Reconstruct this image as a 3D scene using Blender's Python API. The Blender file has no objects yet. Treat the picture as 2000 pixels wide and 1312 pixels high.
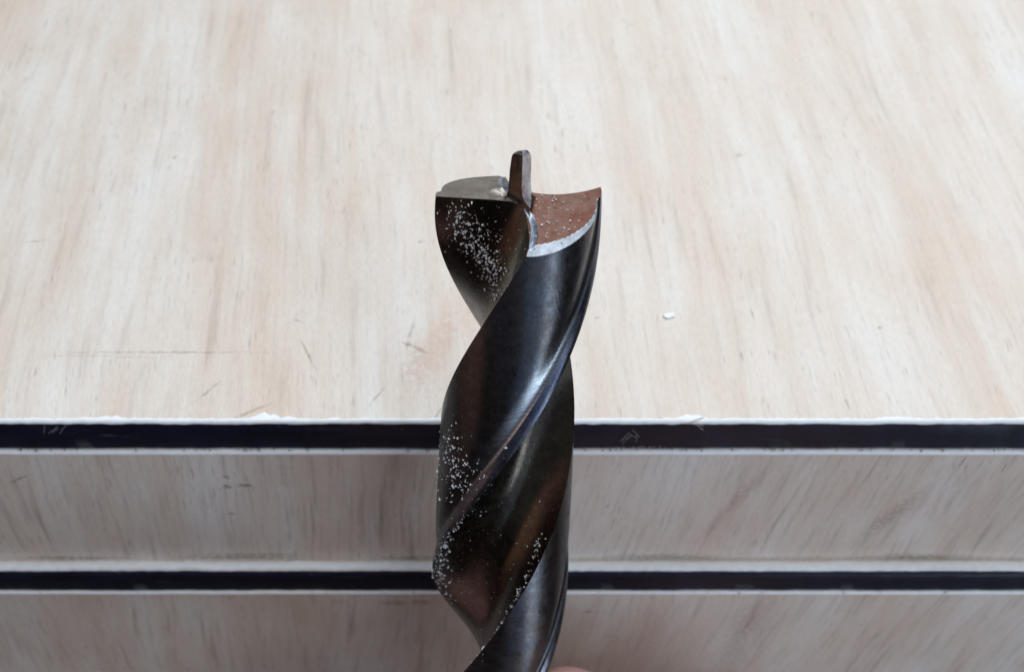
import bpy, bmesh, math, random
from mathutils import Vector, Matrix
import numpy as np
# 1 Blender unit = 1 cm (macro scene)
R = math.radians
random.seed(7)
scn = bpy.context.scene
COL = scn.collection

# ---------------------------------------------------------------- camera
PITCH = R(50)
cam_d = bpy.data.cameras.new('camera')
cam = bpy.data.objects.new('camera', cam_d); COL.objects.link(cam)
cam.location = (0, -7.94, 10.92)
cam.rotation_euler = (math.pi/2 - PITCH, 0, 0)
cam_d.sensor_width = 36; cam_d.lens = 43.2
cam_d.clip_start = 0.1; cam_d.clip_end = 2000
cam_d.dof.use_dof = True
cam_d.dof.focus_distance = 10.9
cam_d.dof.aperture_fstop = 0.50
scn.camera = cam

# ---------------------------------------------------------------- world and lamps (indoor, window light from behind)
w = bpy.data.worlds.new('World'); scn.world = w; w.use_nodes = True
wn = w.node_tree.nodes; wl = w.node_tree.links
bg = wn['Background']; bg.inputs['Strength'].default_value = 0.18
bg.inputs['Color'].default_value = (0.86, 0.88, 1.0, 1)

def area(name, loc, target, sx, sy, rad, col):
    d = bpy.data.lights.new(name, 'AREA'); d.shape = 'RECTANGLE'
    d.size = sx; d.size_y = sy; d.energy = rad*math.pi*sx*sy; d.color = col
    o = bpy.data.objects.new(name, d); COL.objects.link(o)
    o.location = loc
    o.rotation_euler = (Vector(target)-Vector(loc)).to_track_quat('-Z', 'Y').to_euler()
    return o
area('window_light', (12, 28, 66), (0, 0, 0), 80, 120, 2.65, (0.91, 0.96, 1.0))
area('added_blue_fill', (17, -50, 6), (0, 0, 0), 24, 70, 0.75, (0.50, 0.71, 1.0))  # unseen fill, added for the blue reflections on the bit
area('front_window', (30, -46, 58), (0, 0, 0), 24, 24, 5.0, (1.0, 0.97, 0.93))
area('added_low_fill', (34, -40, -20), (0, 0, 0), 12, 30, 6.5, (0.72, 0.86, 1.0))  # unseen low lamp, added for the highlight on the milled edge
area('added_warm_fill', (-56, -20, -2), (0, 0, 0), 44, 46, 0.55, (1.0, 0.56, 0.42))  # unseen fill, added to warm the reflections and shade left of the bit

scn.view_settings.view_transform = 'Standard'
scn.view_settings.look = 'None'
scn.view_settings.exposure = 0.07
scn.view_settings.gamma = 1.0

# ---------------------------------------------------------------- node helper
class NT:
    def __init__(s, name):
        s.m = bpy.data.materials.new(name); s.m.use_nodes = True
        s.t = s.m.node_tree; s.n = s.t.nodes; s.l = s.t.links
        s.b = s.n['Principled BSDF']
    def put(s, sock, v):
        if isinstance(v, bpy.types.NodeSocket): s.l.new(v, sock)
        elif isinstance(v, (tuple, list)) and len(v) == 3 and sock.type == 'RGBA': sock.default_value = (*v, 1)
        else: sock.default_value = v
    def math(s, op, a, b=0.0, c=None, clamp=False):
        n = s.n.new('ShaderNodeMath'); n.operation = op; n.use_clamp = clamp
        s.put(n.inputs[0], a); s.put(n.inputs[1], b)
        if c is not None: s.put(n.inputs[2], c)
        return n.outputs[0]
    def mix(s, f, a, b, mode='MIX'):
        n = s.n.new('ShaderNodeMix'); n.data_type = 'RGBA'; n.blend_type = mode
        s.put(n.inputs[0], f); s.put(n.inputs[6], a); s.put(n.inputs[7], b)
        return n.outputs[2]
    def coord(s, kind='Object'):
        return s.n.new('ShaderNodeTexCoord').outputs[kind]
    def mapping(s, v, loc=(0,0,0), rot=(0,0,0), sc=(1,1,1)):
        n = s.n.new('ShaderNodeMapping'); s.l.new(v, n.inputs[0])
        n.inputs[1].default_value = loc; n.inputs[2].default_value = rot; n.inputs[3].default_value = sc
        return n.outputs[0]
    def noise(s, v, scale=1, detail=3, rough=0.5, dist=0.0, out=0):
        n = s.n.new('ShaderNodeTexNoise'); s.l.new(v, n.inputs['Vector'])
        n.inputs['Scale'].default_value = scale; n.inputs['Detail'].default_value = detail
        n.inputs['Roughness'].default_value = rough; n.inputs['Distortion'].default_value = dist
        return n.outputs[out]
    def ramp(s, f, stops, interp='LINEAR'):
        n = s.n.new('ShaderNodeValToRGB'); s.l.new(f, n.inputs[0]); e = n.color_ramp.elements
        n.color_ramp.interpolation = interp
        while len(e) < len(stops): e.new(0.5)
        for i, (p, c) in enumerate(stops):
            e[i].position = p
            e[i].color = (*c, 1) if isinstance(c, tuple) else (c, c, c, 1)
        return n.outputs[0]
    def sep(s, v):
        n = s.n.new('ShaderNodeSeparateXYZ'); s.l.new(v, n.inputs[0]); return n.outputs
    def comb(s, x, y, z):
        n = s.n.new('ShaderNodeCombineXYZ')
        for i, q in enumerate((x, y, z)): s.put(n.inputs[i], q)
        return n.outputs[0]
    def bump(s, h, strength=0.3, dist=0.01, normal=None):
        n = s.n.new('ShaderNodeBump'); s.l.new(h, n.inputs['Height'])
        n.inputs['Strength'].default_value = strength; n.inputs['Distance'].default_value = dist
        if normal: s.l.new(normal, n.inputs['Normal'])
        return n.outputs[0]
    def set(s, **k):
        for a, v in k.items(): s.put(s.b.inputs[a.replace('_', ' ')], v)
        return s.m

# ---------------------------------------------------------------- materials
def wood_laminate(name, vertical, marks=(), seed=0.0, tilt=0.0, strong=1.0, oz=0.0):
    """printed wood laminate; p = (across, along). marks: (across, along, angle, half_len, half_wid, strength, colour)"""
    N = NT(name)
    xs = N.sep(N.coord('Object'))
    ac, al = xs[0], (xs[2] if vertical else xs[1])
    if vertical: al = N.math('ADD', al, oz)      # marks are given in world height
    flat = N.comb(ac, al, 0.0)
    p = N.mapping(flat, (seed, seed*0.7, 0), (0, 0, tilt))
    # gentle wander of the grain
    wob = N.noise(N.mapping(p, sc=(0.30, 0.11, 1)), 1.0, 2, 0.5, out=1)
    wv = N.n.new('ShaderNodeVectorMath'); wv.operation = 'MULTIPLY_ADD'
    N.l.new(wob, wv.inputs[0]); wv.inputs[1].default_value = (0.75, 0.0, 0); N.l.new(p, wv.inputs[2])
    q = wv.outputs[0]
    broad = N.noise(N.mapping(q, sc=(0.75, 0.055, 1)), 1.0, 3, 0.55)
    mid = N.noise(N.mapping(q, sc=(3.0, 0.24, 1)), 1.0, 4, 0.6)
    fine = N.noise(N.mapping(q, sc=(14, 0.85, 1)), 1.0, 4, 0.65)
    mott = N.noise(N.mapping(q, sc=(1.3, 0.6, 1)), 1.0, 4, 0.6)
    f = N.math('ADD', N.math('MULTIPLY', broad, 0.48), N.math('MULTIPLY', mid, 0.22))
    f = N.math('ADD', f, N.math('MULTIPLY', mott, 0.30))
    col = N.ramp(f, [(0.30, (0.55, 0.435, 0.355)), (0.41, (0.605, 0.515, 0.44)), (0.50, (0.64, 0.575, 0.51)), (0.57, (0.67, 0.635, 0.585)), (0.66, (0.69, 0.68, 0.65))])
    fr = N.ramp(fine, [(0.28, 0.74), (0.45, 0.95), (0.52, 1.0), (0.75, 1.03)])
    col = N.mix(min(1.0, 0.5*strong), col, fr, 'MULTIPLY')
    gr = N.ramp(N.noise(N.mapping(q, sc=(42, 9, 1)), 1.0, 3, 0.6), [(0.3, 0.93), (0.5, 1.0), (0.7, 1.06)])
    col = N.mix(1.0, col, gr, 'MULTIPLY')
    # short dark pores / strokes
    po = N.noise(N.mapping(q, sc=(30, 3.0, 1)), 1.0, 2, 0.5)
    gate = N.noise(N.mapping(q, (5, 3, 0), sc=(1.5, 0.55, 1)), 1.0, 2, 0.5)
    pm = N.math('MULTIPLY', N.ramp(po, [(0.63, 0.0), (0.72, 1.0)]), N.ramp(gate, [(0.45, 0.0), (0.60, 1.0)]))
    col = N.mix(N.math('MULTIPLY', pm, 0.50*min(1.3, strong)), col, (0.20, 0.165, 0.145))
    # broader grey veins
    ve = N.noise(N.mapping(q, (9, 2, 0), sc=(5.5, 0.33, 1)), 1.0, 3, 0.55)
    vm = N.ramp(ve, [(0.60, 0.0), (0.72, 1.0)])
    col = N.mix(N.math('MULTIPLY', vm, 0.30*strong), col, (0.30, 0.235, 0.20))
    # dirt speckle
    sp = N.noise(N.mapping(flat, sc=(26, 26, 26)), 1.0, 2, 0.5)
    sm = N.ramp(sp, [(0.735, 0.0), (0.78, 1.0)])
    col = N.mix(N.math('MULTIPLY', sm, 0.35), col, (0.17, 0.13, 0.11))
    # individual scratches, stains and painted shade patches
    dn = N.noise(N.mapping(flat, sc=(9, 9, 9)), 1.0, 3, 0.6, out=1)
    dv = N.n.new('ShaderNodeVectorMath'); dv.operation = 'MULTIPLY_ADD'
    N.l.new(dn, dv.inputs[0]); dv.inputs[1].default_value = (0.07, 0.07, 0)
    N.l.new(N.mapping(flat, (-0.035, -0.035, 0)), dv.inputs[2])
    for (mx, my, ang, hl, hw, st, c) in marks:
        v = N.mapping(dv.outputs[0], (-mx, -my, 0))
        v = N.mapping(v, (0, 0, 0), (0, 0, -ang))
        v = N.mapping(v, sc=(1/hl, 1/hw, 0))
        ln = N.n.new('ShaderNodeVectorMath'); ln.operation = 'LENGTH'; N.l.new(v, ln.inputs[0])
        mk = N.ramp(ln.outputs['Value'], [(0.15, 1.0), (1.0, 0.0)])
        brk = N.ramp(N.noise(N.mapping(flat, (mx*3, 0, 0), sc=(14, 14, 14)), 1.0, 2, 0.6), [(0.38, 0.25), (0.55, 1.0)])
        col = N.mix(N.math('MULTIPLY', N.math('MULTIPLY', mk, brk), st), col, c)
    # pressed grain relief
    mic = N.noise(N.mapping(q, sc=(38, 14, 1)), 1.0, 3, 0.6)
    h = N.math('ADD', N.math('MULTIPLY', fine, 0.5), N.math('MULTIPLY', mic, 0.7))
    nb = N.bump(h, 0.7, 0.007)
    rg = N.ramp(mott, [(0.3, 0.30), (0.7, 0.44)])
    return N.set(Base_Color=col, Roughness=rg, Normal=nb, Specular_IOR_Level=0.5)

def plain(name, col, rough, metal=0.0, var=0.15, scale=6, spec=0.5, bump=0.1):
    N = NT(name); c = N.coord('Object')
    nz = N.noise(c, scale, 4, 0.6)
    f = N.ramp(nz, [(0.3, 1-var), (0.7, 1+var)])
    return N.set(Base_Color=N.mix(1.0, col, f, 'MULTIPLY'), Roughness=N.ramp(nz, [(0.3, rough*0.8), (0.7, min(1, rough*1.25))]),
                 Metallic=metal, Specular_IOR_Level=spec, Normal=N.bump(N.noise(c, scale*6, 3, 0.6), bump, 0.01))

def edge_black(name):
    N = NT(name); c = N.coord('Object')
    n1 = N.noise(N.mapping(c, sc=(1.5, 1.5, 6)), 1.0, 4, 0.6)
    col = N.ramp(n1, [(0.35, (0.0035, 0.0045, 0.011)), (0.7, (0.008, 0.010, 0.026))])
    sc = N.noise(N.mapping(c, rot=(0, 0.7, 0), sc=(1.2, 1, 9)), 1.0, 5, 0.7)
    g = N.noise(N.mapping(c, (3, 0, 0), sc=(0.7, 1, 1.2)), 1.0, 2, 0.5)
    sm = N.math('MULTIPLY', N.ramp(sc, [(0.62, 0.0), (0.72, 1.0)]), N.ramp(g, [(0.50, 0.0), (0.62, 1.0)]))
    col = N.mix(N.math('MULTIPLY', sm, 0.5), col, (0.13, 0.12, 0.14))
    sp = N.ramp(N.noise(c, 17, 2, 0.5), [(0.72, 0.0), (0.76, 1.0)])
    col = N.mix(N.math('MULTIPLY', sp, 0.35), col, (0.25, 0.22, 0.2))
    return N.set(Base_Color=col, Roughness=0.38, Specular_IOR_Level=0.22, Normal=N.bump(N.noise(c, 22, 4, 0.6), 0.3, 0.01))

def metal(name, c1, c2, r1, r2, mill=False, band=(6, 6, 1.2), axis=None, spots=0.25, scr=0.25):
    """oxide-darkened tool steel: c1/c2 tints in patches"""
    N = NT(name); c = N.coord('Object')
    a = N.noise(N.mapping(c, sc=band), 1.0, 4, 0.6, 0.4)
    col = N.mix(N.ramp(a, [(0.38, 0.0), (0.62, 1.0)]), c1, c2)
    b = N.noise(c, 16, 5, 0.7)
    col = N.mix(1.0, col, N.ramp(b, [(0.3, 0.72), (0.55, 1.0), (0.75, 1.25)]), 'MULTIPLY')
    s = N.ramp(N.noise(c, 42, 2, 0.5), [(0.68, 0.0), (0.73, 1.0)])
    col = N.mix(N.math('MULTIPLY', s, spots), col, (0.42, 0.42, 0.42))
    pit = N.ramp(N.noise(N.mapping(c, (4, 4, 4)), 30, 2, 0.5), [(0.28, 1.0), (0.34, 0.0)])
    col = N.mix(N.math('MULTIPLY', pit, 0.7), col, (0.01, 0.01, 0.01))
    h = N.noise(N.mapping(c, sc=(60, 60, 9)), 1.0, 3, 0.6)
    rg = N.ramp(N.noise(c, 9, 4, 0.65), [(0.3, r1), (0.7, r2)])
    nb = N.bump(h, scr, 0.004)
    if mill:
        # cutter marks: fine grooves running across the land, deeper near its leading edge
        uv = N.coord('UV'); us = N.sep(uv)
        jit = N.noise(N.mapping(uv, sc=(2.5, 3.5, 1)), 1.0, 3, 0.6)
        line = N.noise(N.comb(N.math('MULTIPLY', us[0], 0.8), N.math('ADD', N.math('MULTIPLY', us[1], 64), N.math('MULTIPLY', jit, 2.2)), 0.0), 1.0, 3, 0.7)
        amt = N.ramp(us[0], [(0.02, 1.0), (0.09, 0.75), (0.21, 0.0), (0.6, 0.0)])
        amt2 = N.math('MULTIPLY', amt, N.ramp(N.math('DIVIDE', us[1], 7.0), [(0.13, 0.0), (0.21, 0.8), (0.28, 1.0), (0.33, 0.4), (0.41, 0.0)]))
        nb = N.bump(N.math('MULTIPLY', line, amt2), 0.45, 0.006, nb)
        edge = N.math('MULTIPLY', amt2, N.ramp(line, [(0.36, 0.25), (0.60, 1.0)]))
        col = N.mix(N.math('MULTIPLY', edge, 0.9), col, (0.62, 0.68, 0.74))  # bare milled steel, with its highlight painted into the colour
    return N.set(Base_Color=col, Metallic=1.0, Roughness=rg, Normal=nb)

M = {}
brown = (0.16, 0.065, 0.03); dark = (0.085, 0.075, 0.07)
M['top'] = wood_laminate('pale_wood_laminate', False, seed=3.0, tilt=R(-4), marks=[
    (-4.0, 0.98, R(0), 1.5, 0.014, 0.65, brown), (-4.7, 0.92, R(-2), 0.9, 0.012, 0.4, brown),
    (-2.33, 0.93, R(-64), 0.34, 0.016, 0.8, (0.13, 0.10, 0.06)), (-2.5, 1.45, R(-20), 0.10, 0.012, 0.6, dark),
    (-1.12, 1.05, R(-30), 0.22, 0.035, 0.85, brown), (-1.18, 1.25, R(80), 0.28, 0.03, 0.5, brown),
    (-1.05, 0.75, R(80), 0.7, 0.28, 0.42, (0.46, 0.24, 0.14)), (-0.75, 1.3, R(75), 0.8, 0.28, 0.38, (0.48, 0.27, 0.17)),  # bit's warm shadow and hand reflection, painted into the laminate
    (-0.82, 0.10, R(60), 0.16, 0.014, 0.8, dark), (-1.62, 3.97, R(3), 0.11, 0.014, 0.8, dark),
    (-0.98, 4.75, R(60), 0.045, 0.03, 0.7, (0.35, 0.16, 0.06)), (-1.14, 2.75, R(20), 0.045, 0.03, 0.6, (0.12, 0.11, 0.25)),
    (-4.45, 4.3, R(60), 0.05, 0.03, 0.6, dark), (-4.5, 4.1, R(60), 0.05, 0.03, 0.5, dark), (-5.9, 2.75, R(8), 0.22, 0.012, 0.6, dark),
    (3.0, 4.35, R(10), 0.10, 0.07, 0.4, dark), (4.3, 1.35, R(30), 0.04, 0.03, 0.7, dark), (1.0, 1.5, R(20), 0.05, 0.02, 0.6, dark),
    (-1.5, 0.35, R(60), 0.25, 0.02, 0.5, dark), (-3.4, 0.42, R(50), 0.25, 0.02, 0.5, dark), (-2.9, 0.12, R(30), 0.35, 0.03, 0.5, brown)])
M['front'] = wood_laminate('shaded_wood_laminate', True, seed=14.0, tilt=R(5), strong=2.1, oz=-2.948, marks=[
    (-3.32, -1.05, 0, 0.06, 0.05, 0.95, (0.06, 0.035, 0.02)), (-3.13, -1.22, 0, 0.12, 0.045, 0.9, (0.12, 0.06, 0.02)), (-3.34, -1.25, 0, 0.07, 0.05, 0.95, (0.05, 0.03, 0.02)),
    (-5.75, -1.1, R(35), 0.22, 0.022, 0.9, dark), (-3.4, -1.85, 0, 0.08, 0.03, 0.6, brown),
    (-3.4, -2.88, 0, 1.1, 0.13, 0.65, (0.10, 0.085, 0.06)), (-5.6, -2.92, 0, 0.9, 0.10, 0.6, (0.10, 0.085, 0.06)), (-1.3, -2.9, 0, 0.6, 0.09, 0.6, (0.10, 0.085, 0.06)),  # last three: dark reflection along the panel's foot, painted into the colour
    (1.9, -2.88, 0, 0.9, 0.10, 0.6, (0.10, 0.085, 0.06)), (5.2, -2.88, 0, 0.9, 0.12, 0.65, (0.10, 0.085, 0.06)),  # right part of the painted dark reflection
    (2.7, -1.5, R(70), 1.1, 0.12, 0.35, (0.20, 0.15, 0.12)), (4.6, -1.9, R(66), 0.9, 0.16, 0.45, (0.20, 0.15, 0.12))])
M['front2'] = wood_laminate('lower_wood_laminate', True, seed=31.0, tilt=R(5), strong=1.8, oz=-14.0, marks=[
    (-1.55, -3.75, 0, 0.22, 0.10, 0.6, (0.09, 0.05, 0.03)), (-1.2, -3.72, 0, 0.16, 0.10, 0.6, (0.09, 0.05, 0.03)), (-2.3, -3.72, 0, 0.15, 0.1, 0.3, (0.15, 0.08, 0.06)),
    (1.0, -4.0, R(20), 0.10, 0.05, 0.6, dark), (3.2, -4.7, R(85), 1.8, 0.4, 0.4, (0.27, 0.17, 0.13)), (1.9, -4.7, R(85), 1.6, 0.3, 0.3, (0.40, 0.22, 0.19))])
M['core'] = edge_black('black_board_edge')
M['rim'] = plain('white_laminate_rim', (0.78, 0.82, 0.86), 0.45, var=0.06, scale=9)
M['land'] = metal('dark_steel_land', (0.066, 0.070, 0.082), (0.072, 0.066, 0.064), 0.24, 0.40, mill=True)
M['margin'] = metal('blued_steel_margin', (0.07, 0.085, 0.13), (0.12, 0.12, 0.14), 0.25, 0.42)
M['flute'] = metal('oxide_brown_flute', (0.058, 0.046, 0.042), (0.082, 0.072, 0.052), 0.20, 0.34, spots=0.12, band=(5, 5, 1.6))
M['relief'] = metal('brown_ground_face', (0.105, 0.045, 0.032), (0.11, 0.065, 0.052), 0.22, 0.38, band=(3, 3, 3), spots=0.4, scr=0.1)  # brown patchy tint on the right end face
M['relief2'] = metal('lightened_ground_face', (0.44, 0.40, 0.35), (0.34, 0.30, 0.26), 0.25, 0.4, band=(3, 3, 3), spots=0.3)  # lighter copy for the left end face, reflected light painted in
M['bevel'] = metal('bright_ground_bevel', (0.42, 0.47, 0.53), (0.30, 0.33, 0.38), 0.28, 0.48)
M['point'] = metal('ground_steel_point', (0.34, 0.33, 0.38), (0.58, 0.62, 0.70), 0.25, 0.42, band=(9, 9, 9))
M['shank'] = metal('plain_steel_shank', (0.20, 0.20, 0.21), (0.27, 0.26, 0.25), 0.28, 0.42)
M['dust'] = plain('pale_wood_dust', (0.74, 0.77, 0.80), 0.7, var=0.25, scale=20)
M['nail'] = plain('finger_nail', (0.72, 0.46, 0.42), 0.3, var=0.05, scale=5)
N = NT('skin'); c = N.coord('Object')
sk = N.mix(N.ramp(N.noise(c, 1.2, 4, 0.6), [(0.35, 0.0), (0.65, 1.0)]), (0.68, 0.42, 0.39), (0.60, 0.33, 0.31))
N.set(Base_Color=sk, Roughness=0.5, Subsurface_Weight=0.15, Normal=N.bump(N.noise(c, 14, 5, 0.65), 0.3, 0.03))
N.b.inputs['Subsurface Radius'].default_value = (0.3, 0.1, 0.05); N.b.inputs['Subsurface Scale'].default_value = 0.4
M['skin'] = N.m
M['sleeve'] = plain('grey_knit_sleeve', (0.12, 0.13, 0.16), 0.9, var=0.2, scale=10, bump=0.5)

# ---------------------------------------------------------------- object helpers
def link(name, bm, mat, parent=None, smooth=None):
    me = bpy.data.meshes.new(name); bm.normal_update(); bm.to_mesh(me); bm.free()
    me.materials.append(mat)
    if smooth is not None:
        for p in me.polygons: p.use_smooth = True
        me.set_sharp_from_angle(angle=R(smooth))
    o = bpy.data.objects.new(name, me); COL.objects.link(o)
    if parent: o.parent = parent
    return o
def empty(name, loc=(0, 0, 0)):
    o = bpy.data.objects.new(name, None); COL.objects.link(o); o.location = loc; o.empty_display_size = 0.5
    return o
def tag(o, label=None, cat=None, group=None, kind=None):
    if label: o['label'] = label
    if cat: o['category'] = cat
    if group: o['group'] = group
    if kind: o['kind'] = kind
    return o
def part(name, bm, mat, root, smooth=None):
    """bm is in world coordinates; store relative to the thing's empty"""
    bmesh.ops.translate(bm, verts=bm.verts, vec=-Vector(root.location))
    return link(name, bm, mat, root, smooth)
def box(x0, x1, y0, y1, z0, z1, bevel=0.0, seg=2):
    bm = bmesh.new()
    r = bmesh.ops.create_cube(bm, size=1)
    bmesh.ops.scale(bm, vec=(x1-x0, y1-y0, z1-z0), verts=bm.verts)
    bmesh.ops.translate(bm, vec=((x0+x1)/2, (y0+y1)/2, (z0+z1)/2), verts=bm.verts)
    if bevel: bmesh.ops.bevel(bm, geom=bm.edges[:], offset=bevel, segments=seg, profile=0.5, affect='EDGES')
    return bm

from mathutils import noise as mn
def profile_x(pts, x0, x1, n, wob=None, mask=None):
    """sweep an open (y,z) profile along x, with optional wobble wob(x,k)->(dy,dz)"""
    bm = bmesh.new(); rows = []
    for i in range(n+1):
        x = x0+(x1-x0)*i/n
        row = []
        for k, (y, z) in enumerate(pts):
            dy, dz = wob(x, k) if wob else (0, 0)
            row.append(bm.verts.new((x, y+dy, z+dz)))
        rows.append(row)
    for a, b in zip(rows, rows[1:]):
        for k in range(len(pts)-1):
            bm.faces.new((a[k], b[k], b[k+1], a[k+1]))
    return bm

def nz(x, s, o=0.0): return mn.noise(Vector((x*s, o, 0.3)))

# ---------------------------------------------------------------- boards
XW = 34
def thin_board(name, y_front, z_top, thick, depth, mat, label, ragged, rimw, rnd=0.03):
    """black-cored board, printed laminate on top, white rim strip along its front edge"""
    root = tag(empty(name, (0, y_front, z_top)), label, 'board')
    # laminate surface sheet
    t = 0.03
    bm = box(-XW, XW, y_front+rimw*0.45, y_front+depth, z_top-t, z_top, 0)
    part('laminate_surface', bm, mat, root)
    # core with slightly wavering front edge
    def wob(x, k):
        return (0.008*nz(x, 2.1, k*0.1)+0.007*nz(x, 9, 1+k*0.2), (0.008*nz(x, 3.3, 5)+0.004*nz(x, 14, 6)) if k < 8 else 0)
    zt = z_top-t-0.001
    r = rnd
    pts = [(y_front+0.3, zt), (y_front+r, zt)]
    for a in (15, 30, 45, 60, 75, 90): pts.append((y_front+r-r*math.sin(R(a)), zt-r+r*math.cos(R(a))))
    pts += [(y_front, zt-(thick-t)*0.5), (y_front+0.004, zt-(thick-t)+0.02), (y_front+0.03, zt-(thick-t)), (y_front+0.3, zt-(thick-t))]
    bm = profile_x(pts, -XW, XW, 900, wob)
    part('black_edge', bm, M['core'], root, 50)
    bm = box(-XW+0.01, XW-0.01, y_front+0.28, y_front+depth-0.01, z_top-thick+0.003, z_top-t-0.003)
    part('core', bm, M['core'], root)
    # white rim: ragged back border, rounded front
    bm = bmesh.new(); rows = []
    n = 2600 if ragged else 900
    for i in range(n+1):
        x = -15+30*i/n
        wj = rimw*(1+ragged*(0.18*nz(x, 4, 2)+0.22*nz(x, 17, 3)+0.25*nz(x, 45, 4)))
        if ragged:
            for cx, cw, ch in ((-2.72, 0.17, 0.09), (-2.45, 0.08, 0.04), (-4.4, 0.15, 0.04), (1.98, 0.17, 0.07), (4.2, 0.2, 0.03)):
                d = abs(x-cx)/cw
                if d < 1: wj += ragged*ch*(1-d)**0.6*(0.75+0.5*nz(x, 14, 7))
        fy = y_front-0.004+max(0, rnd-0.03)*0.55+0.006*nz(x, 2.1, 0)+0.006*nz(x, 11, 1)
        drop = 0.035+0.012*nz(x, 6, 9)*ragged
        zz = z_top+0.004
        row = [(fy+wj, z_top+0.0005), (fy+wj-0.008, zz), (fy+0.03, zz), (fy+0.009, zz-0.009), (fy, zz-0.03), (fy+0.001, zz-drop-0.012), (fy+0.02, zz-drop-0.014)]
        rows.append([bm.verts.new((x, a, b)) for a, b in row])
    for a, b in zip(rows, rows[1:]):
        for k in range(6): bm.faces.new((a[k], b[k], b[k+1], a[k+1]))
    part('white_rim', bm, M['rim'], root, 60)
    return root
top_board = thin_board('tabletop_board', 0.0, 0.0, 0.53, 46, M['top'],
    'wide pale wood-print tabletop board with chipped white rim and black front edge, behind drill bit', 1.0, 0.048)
low_board = thin_board('ledge_board', -0.205, -2.95, 0.50, 30, M['top'],
    'lower thin board whose bright ledge and black edge run between the two shaded front panels', 0.15, 0.11, 0.10)

def front_panel(name, y, z1, z0, mat, label, rim):
    root = tag(empty(name, (0, y, z0)), label, 'panel')
    bm = box(-XW, XW, y, y+1.6, z0, z1-0.045, 0)
    part('laminate_face', bm, mat, root)
    r = 0.035
    def wob(x, k): return (0.003*nz(x, 2.1, 4), 0.004*nz(x, 3.0, 5)+0.003*nz(x, 12, 6))
    pts = [(y+0.5, z1)]+[(y+r-r*math.sin(R(a))-0.004, z1-r+r*math.cos(R(a))) for a in (0, 18, 36, 54, 72, 90)]+[(y-0.004, z1-r-rim), (y+0.001, z1-r-rim-0.006)]
    bm = profile_x(pts, -XW, XW, 900, wob)
    part('white_rim', bm, M['rim'], root, 60)
    return root
p1 = front_panel('front_panel', -0.03, -0.545, -2.948, M['front'],
    'shaded wood-print panel between tabletop edge and ledge, three small brown spots at left', 0.012)
p2 = front_panel('front_panel', -0.222, -3.462, -14.0, M['front2'],
    'lowest wood-print front panel below the ledge, cut off by the bottom of the photo', 0.002)

bm = bmesh.new()
bm.faces.new([bm.verts.new(q) for q in ((-300, -300, -75), (300, -300, -75), (300, 300, -75), (-300, 300, -75))])
tag(link('floor', bm, plain('dark_floor', (0.10, 0.065, 0.05), 0.5, var=0.2, scale=0.1)), kind='structure')
# ---------------------------------------------------------------- drill bit
A = Vector((0.06, -0.42, 3.78))              # centre of the cutting end
W = Vector((0.042, 0.291, 0.956)).normalized()   # axis, towards the tip
U = (Vector((1, 0, 0)) - W*W.x).normalized()
V = W.cross(U).normalized()
PITCHL = 8.2; RAD = 0.685; WEBC = 0.12
PH = 0.0
def bez(t):
    P = [(math.sqrt(RAD**2-WEBC**2), WEBC), (0.05, 0.00), (-0.20, 0.10), (-0.165, 0.592)]
    a = [(1-t)**3, 3*t*(1-t)**2, 3*t*t*(1-t), t**3]
    return (sum(a[i]*P[i][0] for i in range(4)), sum(a[i]*P[i][1] for i in range(4)))
# half profile ccw: flute (leading corner -> heel of the other lobe), then the other lobe's land ccw to its leading corner
NF = 88; NL = 80; NM = 8
half = []; tagp = []
for i in range(NF):
    half.append(bez(i/NF)); tagp.append(('flute', i/NF))
a0 = math.atan2(0.592, -0.165); a1 = math.pi+math.atan2(WEBC, math.sqrt(RAD**2-WEBC**2)); am = a1-R(9)
for i in range(NL):
    f = i/NL; a = a0+(am-a0)*f
    rr = 0.662*(1-0.072*(1-f)**1.5)-0.024*math.exp(-((f-0.96)/0.15)**2)+0.016*max(0, (f-0.95)/0.05)**2
    half.append((rr*math.cos(a), rr*math.sin(a))); tagp.append(('land', f))
for i in range(NM):
    f = i/(NM-1)*0.999; a = am+(a1-am)*f; rr = 0.664+0.020*min(1, f*1.6)
    half.append((rr*math.cos(a), rr*math.sin(a))); tagp.append(('margin', f))
NP = len(half)
prof = half+[(-x, -y) for x, y in half]
tags = [(k, f, 0) for k, f in tagp]+[(k, f, 1) for k, f in tagp]
NT2 = len(prof)
pn = np.array(prof)
segA = pn; segB = np.roll(pn, -1, axis=0)
def heel_weight(tag_):
    k, f, _ = tag_
    if k == 'flute': return max(0.0, min(1.0, (f-0.45)/0.2))
    if k == 'land': return max(0.0, min(1.0, (1-f)/0.75))
    return 0.0
hw = np.array([heel_weight(t) for t in tags])
def chamfer(x, y):
    p = np.array((x, y)); d = segB-segA; t = np.clip(((p-segA)*d).sum(1)/(d*d).sum(1), 0, 1)
    q = segA+d*t[:, None]; dist = np.hypot(*(q-p).T)
    wd = 0.060*hw*np.where(np.array([t_[0] == 'flute' for t_ in tags]), 0.5, 1.0)
    dz = np.maximum(0, wd-dist)
    i = int(dz.argmax()); return float(dz[i]*0.95)
def hrel(x, y, ch=0.0):
    """grinding relief: falls away behind each lip, small outer spurs"""
    s = 1 if x >= 0 else -1
    d = WEBC - y*s
    b = math.exp(-(x/0.10)**2)
    lip = 0.045*(abs(x)/RAD)**3
    return -math.tan(R(13.5 if s > 0 else 7.5))*max(d, 0)*(1-0.5*b) + lip - ch - (0.07*math.exp(-((math.hypot(x, y)-0.20)/0.05)**2) if (s < 0 and y > 0) else 0.0)
def rot(x, y, s):
    a = 2*math.pi*s/PITCHL+PH; return x*math.cos(a)-y*math.sin(a), x*math.sin(a)+y*math.cos(a)
def world(x, y, s):
    x, y = rot(x, y, s); return A+(U*x+V*y)*1.03+W*s
FL_END = -6.6
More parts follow.
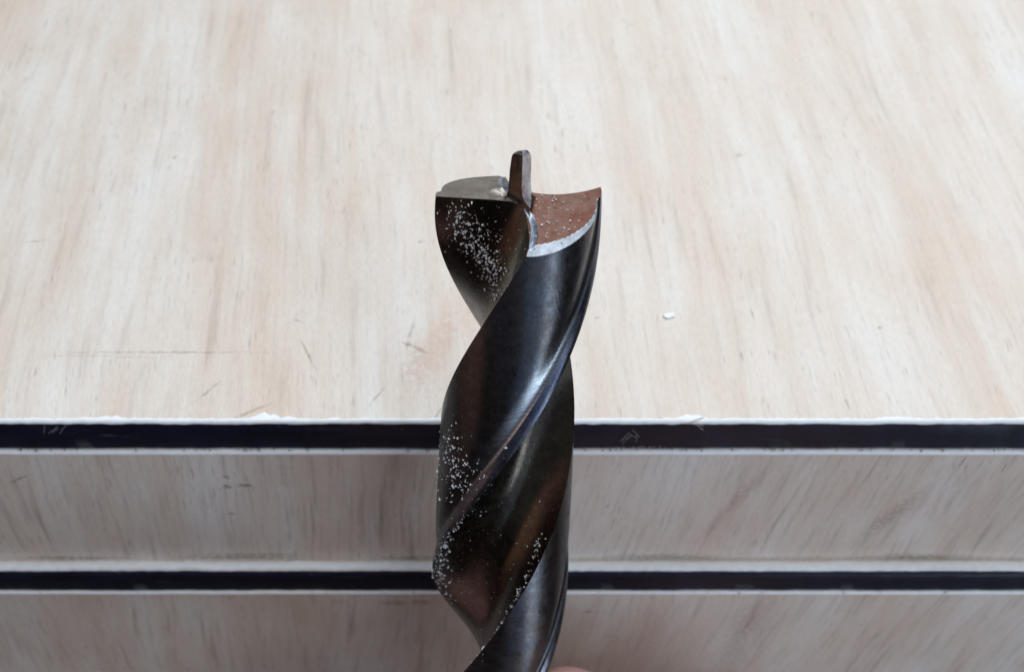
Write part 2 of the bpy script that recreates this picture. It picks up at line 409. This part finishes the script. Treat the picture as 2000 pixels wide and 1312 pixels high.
bit = empty('drill_bit', tuple(A+W*(-10.4)))
tag(bit, 'dark steel brad-point twist drill bit held upright in front of the laminate boards', 'drill bit')
# lateral surfaces, one object per surface
chs = [chamfer(x, y) for x, y in prof]
stop = [hrel(x, y, c) for (x, y), c in zip(prof, chs)]
NS = 260
def taper(s):      # body thins very slightly towards the shank; flutes run out at the end
    return 1.0-0.012*min(1, -s/6) if s < 0 else 1.0
def lat(i, j):
    s0 = stop[i % NT2]; s = s0+(FL_END-s0)*(j/NS); k = taper(s)
    x, y = prof[i % NT2]; return world(x*k, y*k, s)
def strip(i0, i1, name, mat, vrange=(0, 1)):
    bm = bmesh.new(); uvl = bm.loops.layers.uv.new('UVMap')
    g = {}
    for i in range(i0, i1+1):
        for j in range(NS+1): g[i, j] = bm.verts.new(lat(i, j))
    n = i1-i0
    for i in range(i0, i1):
        for j in range(NS):
            idx = ((i, j), (i, j+1), (i+1, j+1), (i+1, j))
            f = bm.faces.new([g[q] for q in idx])
            for lp, q in zip(f.loops, idx):
                lp[uvl].uv = (1-(q[0]-i0)/n, q[1]/NS*7.0)   # u = 0 at the leading edge
    return part(name, bm, M[mat], bit, 40)
for h_ in (0, 1):
    o = h_*NP
    strip(o, o+NF, 'flute', 'flute')
    strip(o+NF, o+NF+NL, 'land', 'land')
    strip(o+NF+NL, o+NP, 'margin', 'margin')
# end faces from the profile in to the root of the centre point
QT = [(-0.016, -0.088), (0.092, 0.020), (0.016, 0.088), (-0.092, -0.020)]      # top section corners: front, right, back, left
MS = 12
def section(f):
    """closed outline of the centre point: two faces continue the flutes, two are ground flats"""
    fl = [bez(0.39+0.25*c/MS) for c in range(MS+1)]      # right corner -> back corner
    F, Rr = (-fl[-1][0], -fl[-1][1]), fl[0]
    q = [(F[0]+(Rr[0]-F[0])*c/MS, F[1]+(Rr[1]-F[1])*c/MS) for c in range(MS)]+fl[:MS]
    base_ = q+[(-x, -y) for x, y in q]
    top_ = []
    for m in range(4):
        (x1, y1), (x2, y2) = QT[m], QT[(m+1) % 4]
        top_ += [(x1+(x2-x1)*c/MS, y1+(y2-y1)*c/MS) for c in range(MS)]
    return [(a[0]*(1-f)+b[0]*f, a[1]*(1-f)+b[1]*f) for a, b in zip(base_, top_)]
SEC0 = section(0)
def brad_r(ang, f, k=1.0):
    q = SEC0; dx, dy = math.cos(ang), math.sin(ang); best = 1e9; n = len(q)
    for m in range(n):
        (x1, y1), (x2, y2) = q[m], q[(m+1) % n]
        ex, ey = x2-x1, y2-y1; den = dx*ey-dy*ex
        if abs(den) < 1e-9: continue
        r = (x1*ey-y1*ex)/den; t = (x1*dy-y1*dx)/den
        if r > 0 and -1e-6 <= t <= 1+1e-6: best = min(best, r)
    return best*k
angs = [math.atan2(y, x) for x, y in prof]
ROOT = 0.145
def root_r(x, y, a):
    return min(brad_r(a, 0.0)*0.97, math.hypot(x, y)*0.98)
ring_t = [0, .03, .07, .12, .18, .25, .32, .4, .48, .56, .63, .69, .74, .77]+[.78+.01*k for k in range(23)]
pts = []
for t in ring_t:
    row = []
    for (x, y), a in zip(prof, angs):
        r0 = root_r(x, y, a)
        bx, by = r0*math.cos(a), r0*math.sin(a)
        qx, qy = bx+(x-bx)*t, by+(y-by)*t
        fil = 0.03*math.exp(-max(0, math.hypot(qx, qy)-r0)/0.025) if t < 1 else 0
        row.append((qx, qy, hrel(qx, qy, chamfer(qx, qy))+fil*(1 if math.hypot(x, y) > 0.3 else 0.0)))
    pts.append(row)
def cap_part(name, mat, sel):
    bm = bmesh.new(); vs = {}
    def v(k, i):
        i %= NT2
        if (k, i) not in vs: vs[k, i] = bm.verts.new(world(*pts[k][i]))
        return vs[k, i]
    for k in range(len(ring_t)-1):
        for i in range(NT2):
            c4 = [pts[k][i], pts[k+1][i], pts[k+1][(i+1) % NT2], pts[k][(i+1) % NT2]]
            cx = sum(c[0] for c in c4)/4; cy = sum(c[1] for c in c4)/4
            if sel(cx, cy): 
                q = (v(k, i), v(k+1, i), v(k+1, i+1), v(k, i+1))
                bm.faces.new(q)
    return part(name, bm, M[mat], bit, 25)
cham = lambda x, y: chamfer(x, y) > 0.0
cap_part('relief_face', 'relief', lambda x, y: x >= 0 and not cham(x, y))
cap_part('relief_face', 'relief2', lambda x, y: x < 0 and not cham(x, y))
cap_part('bevel', 'bevel', lambda x, y: x >= 0 and cham(x, y))
cap_part('bevel', 'bevel', lambda x, y: x < 0 and cham(x, y))
# centre point: stack of diamond sections, slightly chipped rounded top
levels = [(-0.10, 1.0), (-0.05, 1.0), (-0.02, 1.0), (0.0, 1.0), (0.015, 1.0), (0.03, 1.0), (0.05, 1.0), (0.075, 1.0), (0.10, 1.0), (0.14, 1.0), (0.19, 1.0), (0.24, 1.0), (0.29, 1.0), (0.34, 0.98), (0.37, 0.93), (0.39, 0.82), (0.405, 0.6), (0.412, 0.25)]
rows = []
for li, (z0_, k) in enumerate(levels):
    z_ = max(0, z0_); f = min(1, 0.72*(1-math.exp(-z_/0.032))+0.28*z_/0.37); row = []
    for m, (x, y) in enumerate(section(f)):
        x *= k*0.997; y *= k*0.997; z = z0_
        if li > 12: z += -0.05*x-0.16*y+0.012*nz(x*30+y*17, 1.7, li)
        if z0_ > 0.02: x += 0.003*nz(z0_*14+m//MS, 4, m*0.2); y += 0.003*nz(z0_*14+m//MS, 4, m*0.2+5)
        row.append(world(x, y, z))
    rows.append(row)
bmd, bml = bmesh.new(), bmesh.new()
for li, (a_, b_) in enumerate(zip(rows, rows[1:])):
    for i in range(4*MS):
        tb = bml if (i//MS) % 2 == 0 else bmd
        tb.faces.new([tb.verts.new(v) for v in (a_[i], a_[(i+1) % (4*MS)], b_[(i+1) % (4*MS)], b_[i])])
bml.faces.new([bml.verts.new(v) for v in rows[-1]])
for tb in (bmd, bml): bmesh.ops.remove_doubles(tb, verts=tb.verts, dist=1e-5)
part('centre_point', bmd, M['flute'], bit, 35)
part('ground_flat', bml, M['point'], bit, 35)
# shank: flutes end in a plain cylinder held in the fingers
bm = bmesh.new(); rows = []
for s, r in ((FL_END+0.25, 0.0), (FL_END+0.1, 0.60), (FL_END-0.05, 0.66), (FL_END-0.2, 0.675), (-10.30, 0.675), (-10.4, 0.60), (-10.4, 0.0)):
    rows.append([bm.verts.new(A+U*max(r, .001)*math.cos(q)+V*max(r, .001)*math.sin(q)+W*s) for q in [2*math.pi*k/64 for k in range(64)]])
for a_, b_ in zip(rows, rows[1:]):
    for i in range(64): bm.faces.new((a_[i], b_[i], b_[(i+1) % 64], a_[(i+1) % 64]))
part('shank', bm, M['shank'], bit, 40)

# ---------------------------------------------------------------- wood dust clinging to the bit
def surf(i, s):
    """point and outward normal on the lateral surface at profile position i (float) and height s"""
    i0 = int(math.floor(i)) % NT2; i1 = (i0+1) % NT2; f = i-math.floor(i)
    x = prof[i0][0]*(1-f)+prof[i1][0]*f; y = prof[i0][1]*(1-f)+prof[i1][1]*f
    k = taper(s)
    p = world(x*k, y*k, s)
    dx, dy = prof[i1][0]-prof[i0][0], prof[i1][1]-prof[i0][1]
    l = math.hypot(dx, dy) or 1
    nx, ny = rot(dy/l, -dx/l, s)
    return p, (U*nx+V*ny)
def flake(bm, p, n, size, asp=None):
    n = n.normalized()
    t = n.orthogonal().normalized(); t.rotate(Matrix.Rotation(random.uniform(0, 6.28), 3, n)); b = n.cross(t)
    tilt = random.uniform(-0.5, 0.5)
    k = random.choice((4, 5, 6)); asp = asp or random.uniform(0.15, 0.75)
    top, bot = [], []
    for q in range(k):
        a = 2*math.pi*q/k+random.uniform(-.3, .3); r = size*random.uniform(0.6, 1.15)
        off = t*(r*math.cos(a))+b*(r*asp*math.sin(a)); hgt = 0.3*size+off.dot(t)*tilt*0.6+size*0.3
        top.append(bm.verts.new(p+off*0.85+n*(hgt+size*0.25))); bot.append(bm.verts.new(p+off+n*(hgt*0.3)))
    bm.faces.new(top)
    for q in range(k): bm.faces.new((bot[q], bot[(q+1) % k], top[(q+1) % k], top[q]))
bm = bmesh.new()
G = random.gauss
OL = NP                  # flute of the left lobe (front-left at the tip)
def put_dust(n, i0, s0, i1, s1, wi, ws, size):
    for _ in range(int(n*1.35)):
        t = random.random()
        i = i0+(i1-i0)*t+G(0, wi); s = s0+(s1-s0)*t+G(0, ws)
        ii = int(i) % NT2
        if s > stop[ii]-0.02: continue
        p, nn = surf(i, s)
        flake(bm, p, nn, size*0.68*random.uniform(0.35, 1.7)*random.choice((0.5, 0.7, 1, 1.1)))
put_dust(60, OL+6, -0.12, OL+16, -0.45, 4.4, 0.10, 0.019)
put_dust(260, OL+14, -0.40, OL+34, -0.95, 6, 0.13, 0.015)
put_dust(90, OL+20, -0.10, OL+52, -0.9, 14, 0.25, 0.008)
bm_left = bm
# land facing the viewer is the right lobe's land: index NP+NF.. wraps; dust around lower left of it
OLD = NP+NF
put_dust(130, OLD+30, -2.35, OLD+76, -2.7, 6, 0.14, 0.014)
put_dust(40, OLD+12, -3.0, OLD+44, -3.2, 10, 0.22, 0.013)
put_dust(60, OLD+4, -2.5, OLD+60, -3.4, 18, 0.35, 0.008)
# second flute
put_dust(110, 8, -2.2, 84, -4.6, 16, 0.6, 0.007)
put_dust(90, 80, -3.5, 86, -5.2, 1.8, 0.12, 0.014)
put_dust(85, 1, -3.1, 3, -4.5, 1.6, 0.15, 0.015)
put_dust(70, 1, -2.4, 20, -4.8, 10, 0.5, 0.006)
put_dust(40, 3, -4.2, 5, -4.9, 3, 0.2, 0.018)
o = link('wood_dust', bm, M['dust'])
tag(o, 'fine pale wood dust and flakes stuck to the flutes and lands of the drill bit', 'wood dust', kind='stuff')
# dust on the ground faces
bm = bmesh.new()
for _ in range(60):
    x = random.uniform(0.12, 0.62); y = random.uniform(-0.45, 0.08)
    if math.hypot(x, y) > 0.55: continue
    if random.random() < 0.55: x = random.uniform(0.12, 0.33)
    flake(bm, world(x, y, hrel(x, y)), W, random.uniform(0.006, 0.014))
tag(link('wood_dust', bm, M['dust']), 'sparse pale dust specks on the brown ground end face of the drill bit', 'wood dust', kind='stuff')

# crumbs and lint caught along the board joints
bm = bmesh.new()
for x0, x1, y, z, n in ((-9, 9, -0.012, -0.525, 170), (-9, 9, -0.225, -3.455, 30), (1.15, 1.75, -0.012, -0.48, 26), (2.9, 3.1, -0.012, -0.50, 8)):
    for _ in range(n):
        flake(bm, Vector((random.uniform(x0, x1), y, z+random.uniform(-0.01, 0.02))), Vector((0, -0.8, 0.6)), random.uniform(0.006, 0.02), 0.5)
tag(link('crumbs', bm, plain('board_crumbs', (0.30, 0.24, 0.20), 0.8, var=0.5, scale=9)), 'tiny brown crumbs caught along the joints under the black board edges', 'crumbs', kind='stuff')
bm = bmesh.new()
def thread(p0, n, r, dirn, curl):
    p = Vector(p0); d = Vector(dirn).normalized(); prev = None
    for k in range(n):
        ring = []
        a = d.orthogonal().normalized(); b = d.cross(a)
        for q in range(4):
            g = 2*math.pi*q/4; ring.append(bm.verts.new(p+a*(r*math.cos(g))+b*(r*math.sin(g))))
        if prev:
            for q in range(4): bm.faces.new((prev[q], prev[(q+1) % 4], ring[(q+1) % 4], ring[q]))
        prev = ring
        d = (d+Vector((random.uniform(-1, 1), random.uniform(-.3, .3), random.uniform(-1, 1)))*curl).normalized()
        p = p+d*0.03
        p.y = min(p.y, -0.014)
for _ in range(7): thread((random.uniform(1.28, 1.42), -0.03, random.uniform(-0.30, -0.10)), 6, 0.0016, (random.uniform(-1, 1), 0, -1), 0.18)
for _ in range(5): thread((random.uniform(1.85, 1.95), -0.02, random.uniform(-0.03, 0.0)), 8, 0.0025, (1, 0, 0.1), 0.3)
for _ in range(4): thread((random.uniform(-5.2, -5.0), -0.02, -0.2), 7, 0.0018, (0.6, 0, 0.9), 0.2)
tag(link('lint', bm, plain('grey_lint', (0.42, 0.38, 0.36), 0.8)), 'short grey lint fibres hanging on the black tabletop edge', 'lint', kind='stuff')

# ---------------------------------------------------------------- loose chip on the table
bm = bmesh.new()
bmesh.ops.create_icosphere(bm, subdivisions=3, radius=1)
for v in bm.verts:
    q = v.co.copy(); j = 1+0.25*mn.noise(q*1.7)
    v.co = Vector((q.x*0.070*j, q.y*0.040*j, q.z*0.011*j+0.014*q.x*q.x+0.010))
bmesh.ops.rotate(bm, cent=(0, 0, 0), matrix=Matrix.Rotation(R(12), 3, 'Z'), verts=bm.verts)
o = link('wood_chip', bm, M['rim'], smooth=60); o.location = (1.85, 1.53, 0.0)
tag(o, 'tiny white chip lying on the tabletop to the right of the drill bit', 'wood chip')

# ---------------------------------------------------------------- hand holding the shank, nearly all below the frame
verts = []; edges = []; rad = []
def J(p, r, parent=None):
    verts.append(p); rad.append(r)
    if parent is not None: edges.append((parent, len(verts)-1))
    return len(verts)-1
def chain(parent, plist):
    for p, r in plist: parent = J(p, r, parent)
    return parent
wrist = J((4.0, -15.5, -11.2), 2.4)
palm = J((3.6, -11.5, -9.2), 2.3, wrist)
chain(palm, [((2.3, -8.4, -7.6), 1.25), ((1.9, -7.2, -6.9), 1.02), ((2.7, -4.4, -4.9), 0.84), ((2.1, -2.6, -4.7), 0.74), ((1.1, -1.75, -4.25), 0.66), ((0.28, -1.40, -3.52), 0.54)])
chain(palm, [((3.9, -8.3, -7.8), 1.3), ((3.9, -7.2, -7.2), 1.05), ((4.4, -3.9, -6.2), 0.88), ((3.0, -2.0, -6.8), 0.80), ((1.9, -1.9, -6.5), 0.74), ((1.05, -2.6, -6.1), 0.60)])
chain(palm, [((5.4, -8.8, -8.2), 1.2), ((5.7, -7.8, -7.7), 0.98), ((6.1, -4.7, -8.2), 0.84), ((4.7, -4.0, -9.6), 0.76), ((3.4, -5.2, -10.2), 0.62)])
chain(palm, [((6.4, -9.8, -8.9), 1.05), ((7.1, -9.0, -8.4), 0.86), ((7.4, -6.7, -9.3), 0.72), ((6.3, -6.3, -10.6), 0.66), ((5.2, -7.2, -11.1), 0.54)])
chain(palm, [((1.4, -11.6, -9.4), 1.6), ((-0.9, -9.2, -8.4), 1.2), ((-2.4, -6.2, -5.6), 0.98), ((-2.2, -3.5, -3.75), 0.88), ((-1.42, -1.95, -2.68), 0.68)])
me = bpy.data.meshes.new('hand'); me.from_pydata(verts, edges, [])
ho = bpy.data.objects.new('hand', me); COL.objects.link(ho)
sm = ho.modifiers.new('skin', 'SKIN'); sm.use_smooth_shade = True
for i, sv in enumerate(me.skin_vertices[0].data):
    sv.radius = (rad[i], rad[i]); sv.use_root = (i == 0)
sb = ho.modifiers.new('sub', 'SUBSURF'); sb.levels = 3; sb.render_levels = 3
me.materials.append(M['skin'])
tag(ho, 'fingertip of a hand holding the drill bit shank, just entering at the bottom', 'hand')
def nail(c, n, d, w_, l_):
    n = Vector(n).normalized(); d = Vector(d); d = (d-n*d.dot(n)).normalized(); b = n.cross(d)
    bm = bmesh.new(); g = []
    for i in range(9):
        u = -1+i/4; row = []
        for j in range(9):
            v = -1+j/4; e = math.sqrt(max(0, 1-0.35*u*u))
            row.append(bm.verts.new(Vector(c)+b*(u*w_)+d*(v*l_*e)+n*(-0.55*w_*u*u-0.05*v*v+0.03)))
        g.append(row)
    for i in range(8):
        for j in range(8): bm.faces.new((g[i][j], g[i+1][j], g[i+1][j+1], g[i][j+1]))
    return link('nail', bm, M['nail'], ho, 60)
nail((-2.25, -2.6, -2.75), (-0.7, -0.1, 0.7), (0.5, 0.8, 0.3), 0.5, 0.6)
# forearm sleeve
bm = bmesh.new(); rows = []
for k in range(30):
    t = k/29; c = Vector((4.0, -16.0, -11.5)).lerp(Vector((9, -34, -19)), t); rr = 2.9+1.5*t+0.12*math.sin(k*1.9)
    if k == 0: rr = 2.75
    rows.append([bm.verts.new(c+Vector((math.cos(q)*rr*1.05, 0.3*math.sin(q), math.sin(q)*rr))) for q in [2*math.pi*m/40 for m in range(40)]])
for a_, b_ in zip(rows, rows[1:]):
    for i in range(40): bm.faces.new((a_[i], b_[i], b_[(i+1) % 40], a_[(i+1) % 40]))
link('sleeve', bm, M['sleeve'], ho, 60)
